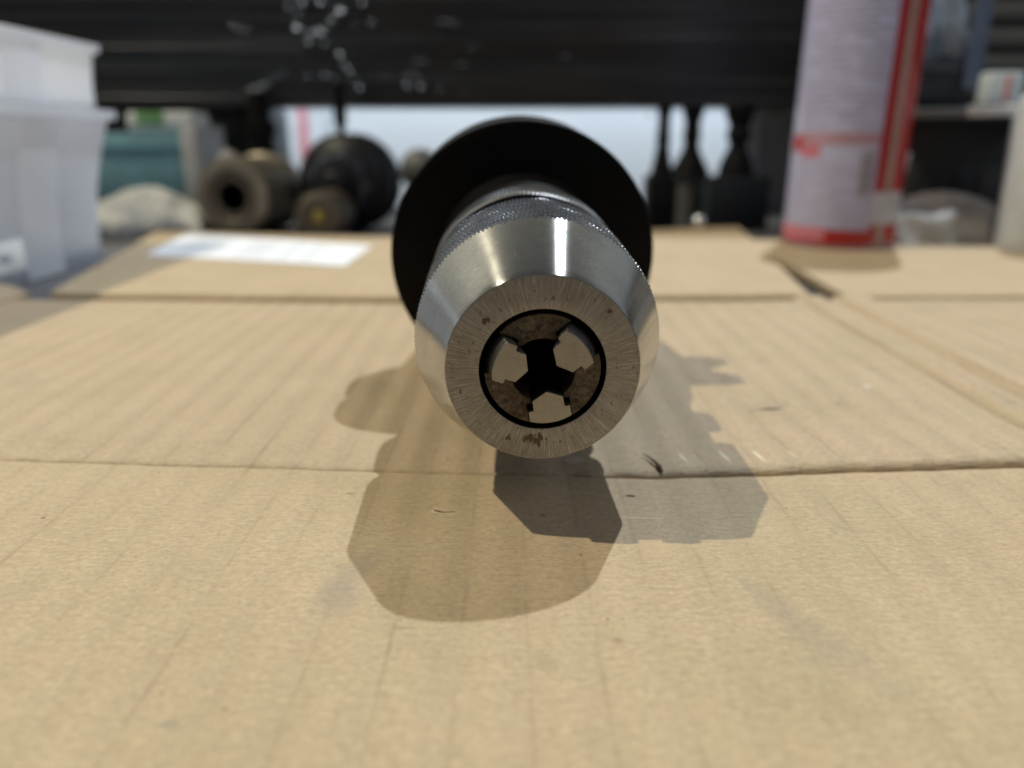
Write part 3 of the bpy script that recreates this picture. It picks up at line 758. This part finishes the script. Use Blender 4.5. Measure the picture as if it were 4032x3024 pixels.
# ------------------------------------------------------------------ spray can
CX, CY, CR_ = 185.6, 444.0, 31.6
can = thing('spray_can', 'white spray can with red side stripe and red base band standing on cardboard', 'spray can', (CX, CY, 1.75), (0, R(.4), 0))
def can_mat():
    m = M('lilac_white_can_print', Roughness=.24)
    nz = m.noise(m.map(m.obj(), (55, 55, 240)), 1.0, 3, .6)
    m.set('Base Color', m.ramp(nz, .35, .7, (.45, .46, .70, 1), (.40, .405, .60, 1)))
    return m.done()
link('body', lathe('body', [(28.5, 0), (31.2, .6), (CR_, 2), (CR_, 168), (30.5, 172), (26, 178), (20, 181), (20, 183), (.01, 183)], 96, 'Z', True), can_mat(), can)
link('nozzle', lathe('nozzle', [(8, 182.9), (8, 190), (7, 197), (.01, 197)], 32, 'Z'), plain('white_nozzle', (.7, .7, .72), .4), can)
can.scale = (.94, .94, .94)
ph0 = math.atan2(-CY, -CX)
def patch(name, t0, t1, z0, z1, m, r=.12, par=None):
    d0, d1 = math.asin(max(-1, min(1, t0))) if abs(t0) <= 1 else t0, math.asin(max(-1, min(1, t1))) if abs(t1) <= 1 else t1
    n = max(3, int(abs(d1 - d0) / .09)); rows = []
    for rr, zz in ((CR_ + .02, z0), (CR_ + r, z0 + .02), (CR_ + r, z1 - .02), (CR_ + .02, z1)):
        rows.append([(rr * math.cos(ph0 + d0 + (d1 - d0) * k / n), rr * math.sin(ph0 + d0 + (d1 - d0) * k / n), zz) for k in range(n + 1)])
    return link(name, rings_mesh(name, rows, False), m, par or can)
RED = plain('red_print', (.36, .014, .013), .25, var=.08); PINK = plain('pink_print', (.52, .17, .22), .3); BEIGE = plain('beige_print', (.33, .24, .215), .35)
GREYP = plain('grey_white_print', (.46, .46, .50), .3); MAUVE = plain('mauve_heading_print', (.40, .24, .31), .3); CODE = plain('bar_print', (.20, .18, .25), .4); TXT = plain('fine_print', (.33, .32, .46), .4)
patch('red_stripe', .50, 2.5, 32, 168, RED); patch('beige_stripe', .655, .775, 32.5, 167, BEIGE, .16)
patch('white_window', .50, 1.9, 14, 31.8, GREYP, .10); patch('beige_stripe', .62, .76, .8, 13.5, BEIGE, .16); patch('red_stripe', .50, 2.5, 2.2, 13.8, RED, .13)
patch('base_band', -2.2, -.22, 1.6, 11.5, PINK); patch('base_band', -.22, .50, 1.6, 10.6, RED)
patch('base_band', -2.2, -.22, 2.2, 4.2, RED, .15)
patch('heading_bar', -.92, .49, 57.0, 63.5, MAUVE); patch('heading_bar', -.96, -.78, 53.0, 62, RED, .14); patch('heading_patch', -.78, -.46, 50, 56.8, PINK)
bc = patch('barcode', .22, .46, 29, 54.5, plain('barcode_ground', (.36, .33, .42), .4))
for k in range(14): patch('bar', .235, .445, 30 + k * 1.72, 30 + k * 1.72 + (.5, .9, 1.1, .6)[k % 4], CODE, .18, bc)
rt = random.Random(4)
for k in range(26):
    zz = 66.5 + k * 3.5; a = -.82
    while a < .44:
        b = a + rt.uniform(.08, .3)
        if rt.random() < .78: patch('print_line', a, min(b, .46), zz, zz + 1.6, TXT, .11)
        a = b + .035
for k in range(8):
    zz = 14 + k * 4.2; a = -.80
    while a < .16:
        b = a + rt.uniform(.1, .28)
        if rt.random() < .7: patch('print_line', a, min(b, .17), zz, zz + 1.6, TXT, .11)
        a = b + .05

# ------------------------------------------------------------------ things at the right
FB = plain('black_bundle', (.012, .013, .018), .42); 
bd = thing('film_wrapped_bundle', 'black bundle in bluish clear film on a pale tray behind the spray can', 'bundle', (256, 500, 79))
link('bundle', boxmesh('bundle', -22, 24, 0, 40, 0, 24, 5, 3), FB, bd)
for k in range(5): link('band', boxmesh('band', -22.6, 24.6, -1.0, 41, 2 + k * 4, 3.6 + k * 4, .5, 1), plain('navy_band', (.02, .024, .036), .4), bd)
crumple('film', -26, 26, 4, 36, 44, plain('blue_grey_film', (.14, .17, .22), .22), 21, bd, (0, 0, 22), 26, 18)
link('film_side', boxmesh('film_side', 17, 27, -2.5, -1.2, 8, 62, .5, 1), plain('blue_film_edge', (.10, .13, .20), .25), bd)
bk = thing('dark_backdrop_crate', 'dark grey crate standing far behind the pale tray at the right', 'crate', (360, 585, -5))
link('body', boxmesh('body', -90, 120, 0, 60, 0, 190, 3), plain('charcoal_crate', (.05, .052, .05), .6), bk)
for k in range(6): link('slat', boxmesh('slat', -90, 120, -5, -.2, 90 + k * 17, 102 + k * 17, 1.5), plain('grey_slat', (.085, .085, .08), .6), bk)
ty = thing('pale_tray', 'pale shallow metal tray on the black box at the right', 'tray', (262, 472, 71), (0, R(-1.5), R(-12)))
link('plate', boxmesh('plate', -34, 60, -2, 60, 0, 2.2, .6), plain('dull_tray', (.20, .20, .19), .5), ty)
link('front_rim', boxmesh('front_rim', 0, 60, -5.5, -2.2, -.6, 5.2, 1), plain('white_rim', (.72, .72, .70), .4), ty)
link('front_lip', boxmesh('front_lip', -34, -.3, -5.0, -2.2, -.6, 4.2, 1), plain('grey_lip', (.16, .16, .15), .5), ty)
pkx = thing('printed_packet', 'small pale packet with red print standing on the tray at the right', 'packet', (281, 474, 78))
link('packet', boxmesh('packet', -6, 14, 0, 12, 0, 17, 1), plain('pale_blue_print', (.55, .63, .66), .4), pkx)
link('print', boxmesh('print', 3, 6, -.6, -.1, 1, 15, .1), plain('coral_print', (.62, .22, .18), .5), pkx)
dbx = thing('black_box', 'matt black box under the pale tray at the right', 'box', (286, 495, -4.8))
link('body', boxmesh('body', -36, 60, 0, 40, 4, 74, 2), plain('matt_black', (.016, .016, .015), .6), dbx)
link('foot', boxmesh('foot', -30, 55, 2, 38, 0, 3.8, .5), IRON, dbx)
link('slot', boxmesh('slot', -10, 2, -1.0, -.1, 22, 46, .4), BORE, dbx)
link('panel', boxmesh('panel', 4, 26, -1.2, -.1, 22, 46, .6), plain('charcoal_panel', (.035, .033, .03), .6), dbx)
wd = thing('wood_block', 'upright tan wood block between the spray can and the black box', 'wood block', (246, 508, -5))
link('block', boxmesh('block', -6, 4, 0, 24, 0, 79, .8), plain('tan_wood', (.32, .26, .17), .65), wd)
link('cap', boxmesh('cap', -7, 6, -1.5, 25, 79.2, 83, .8), plain('pale_cap', (.48, .46, .42), .5), wd)
stk = thing('white_strip', 'white plastic strip leaning against the wood block', 'strip', (222, 462, 12), (R(-14), R(14), 0))
link('strip', boxmesh('strip', -3.2, 3.2, 0, 2.2, 0, 42, .6), plain('white_plastic', (.76, .77, .82), .4), stk)
o = crumple('crumpled_film', 212, 286, 432, 474, 30, plain('grey_white_film', (.58, .58, .56), .7, var=.3, scale=60), 5, None, (0, 0, -4), 44, 30,
            env=lambda u, v: (math.sin(math.pi * (.08 + .92 * u) * .98) ** .3) * (sm(v / .35)) * (1 - .5 * sm((v - .6) / .4))); tag(o, 'crumpled greyish clear film lying in front of the black box', 'plastic film')
jr = thing('white_jar', 'pale white round jar at the right edge beside the crumpled film', 'jar', (291, 420, -3.5), (0, R(-1.5), 0))
link('body', lathe('body', [(.01, 0), (20, 0), (24.5, 1.5), (26, 5), (26, 78), (23, 84), (18, 87), (18, 92), (.01, 92)], 64, 'Z'), plain('milky_white', (.52, .56, .60), .4), jr)
link('lid', lathe('lid', [(18.5, 88), (19.5, 88.4), (19.5, 101), (18, 102.5), (.01, 102.5)], 48, 'Z'), plain('white_lid', (.68, .68, .66), .4), jr)
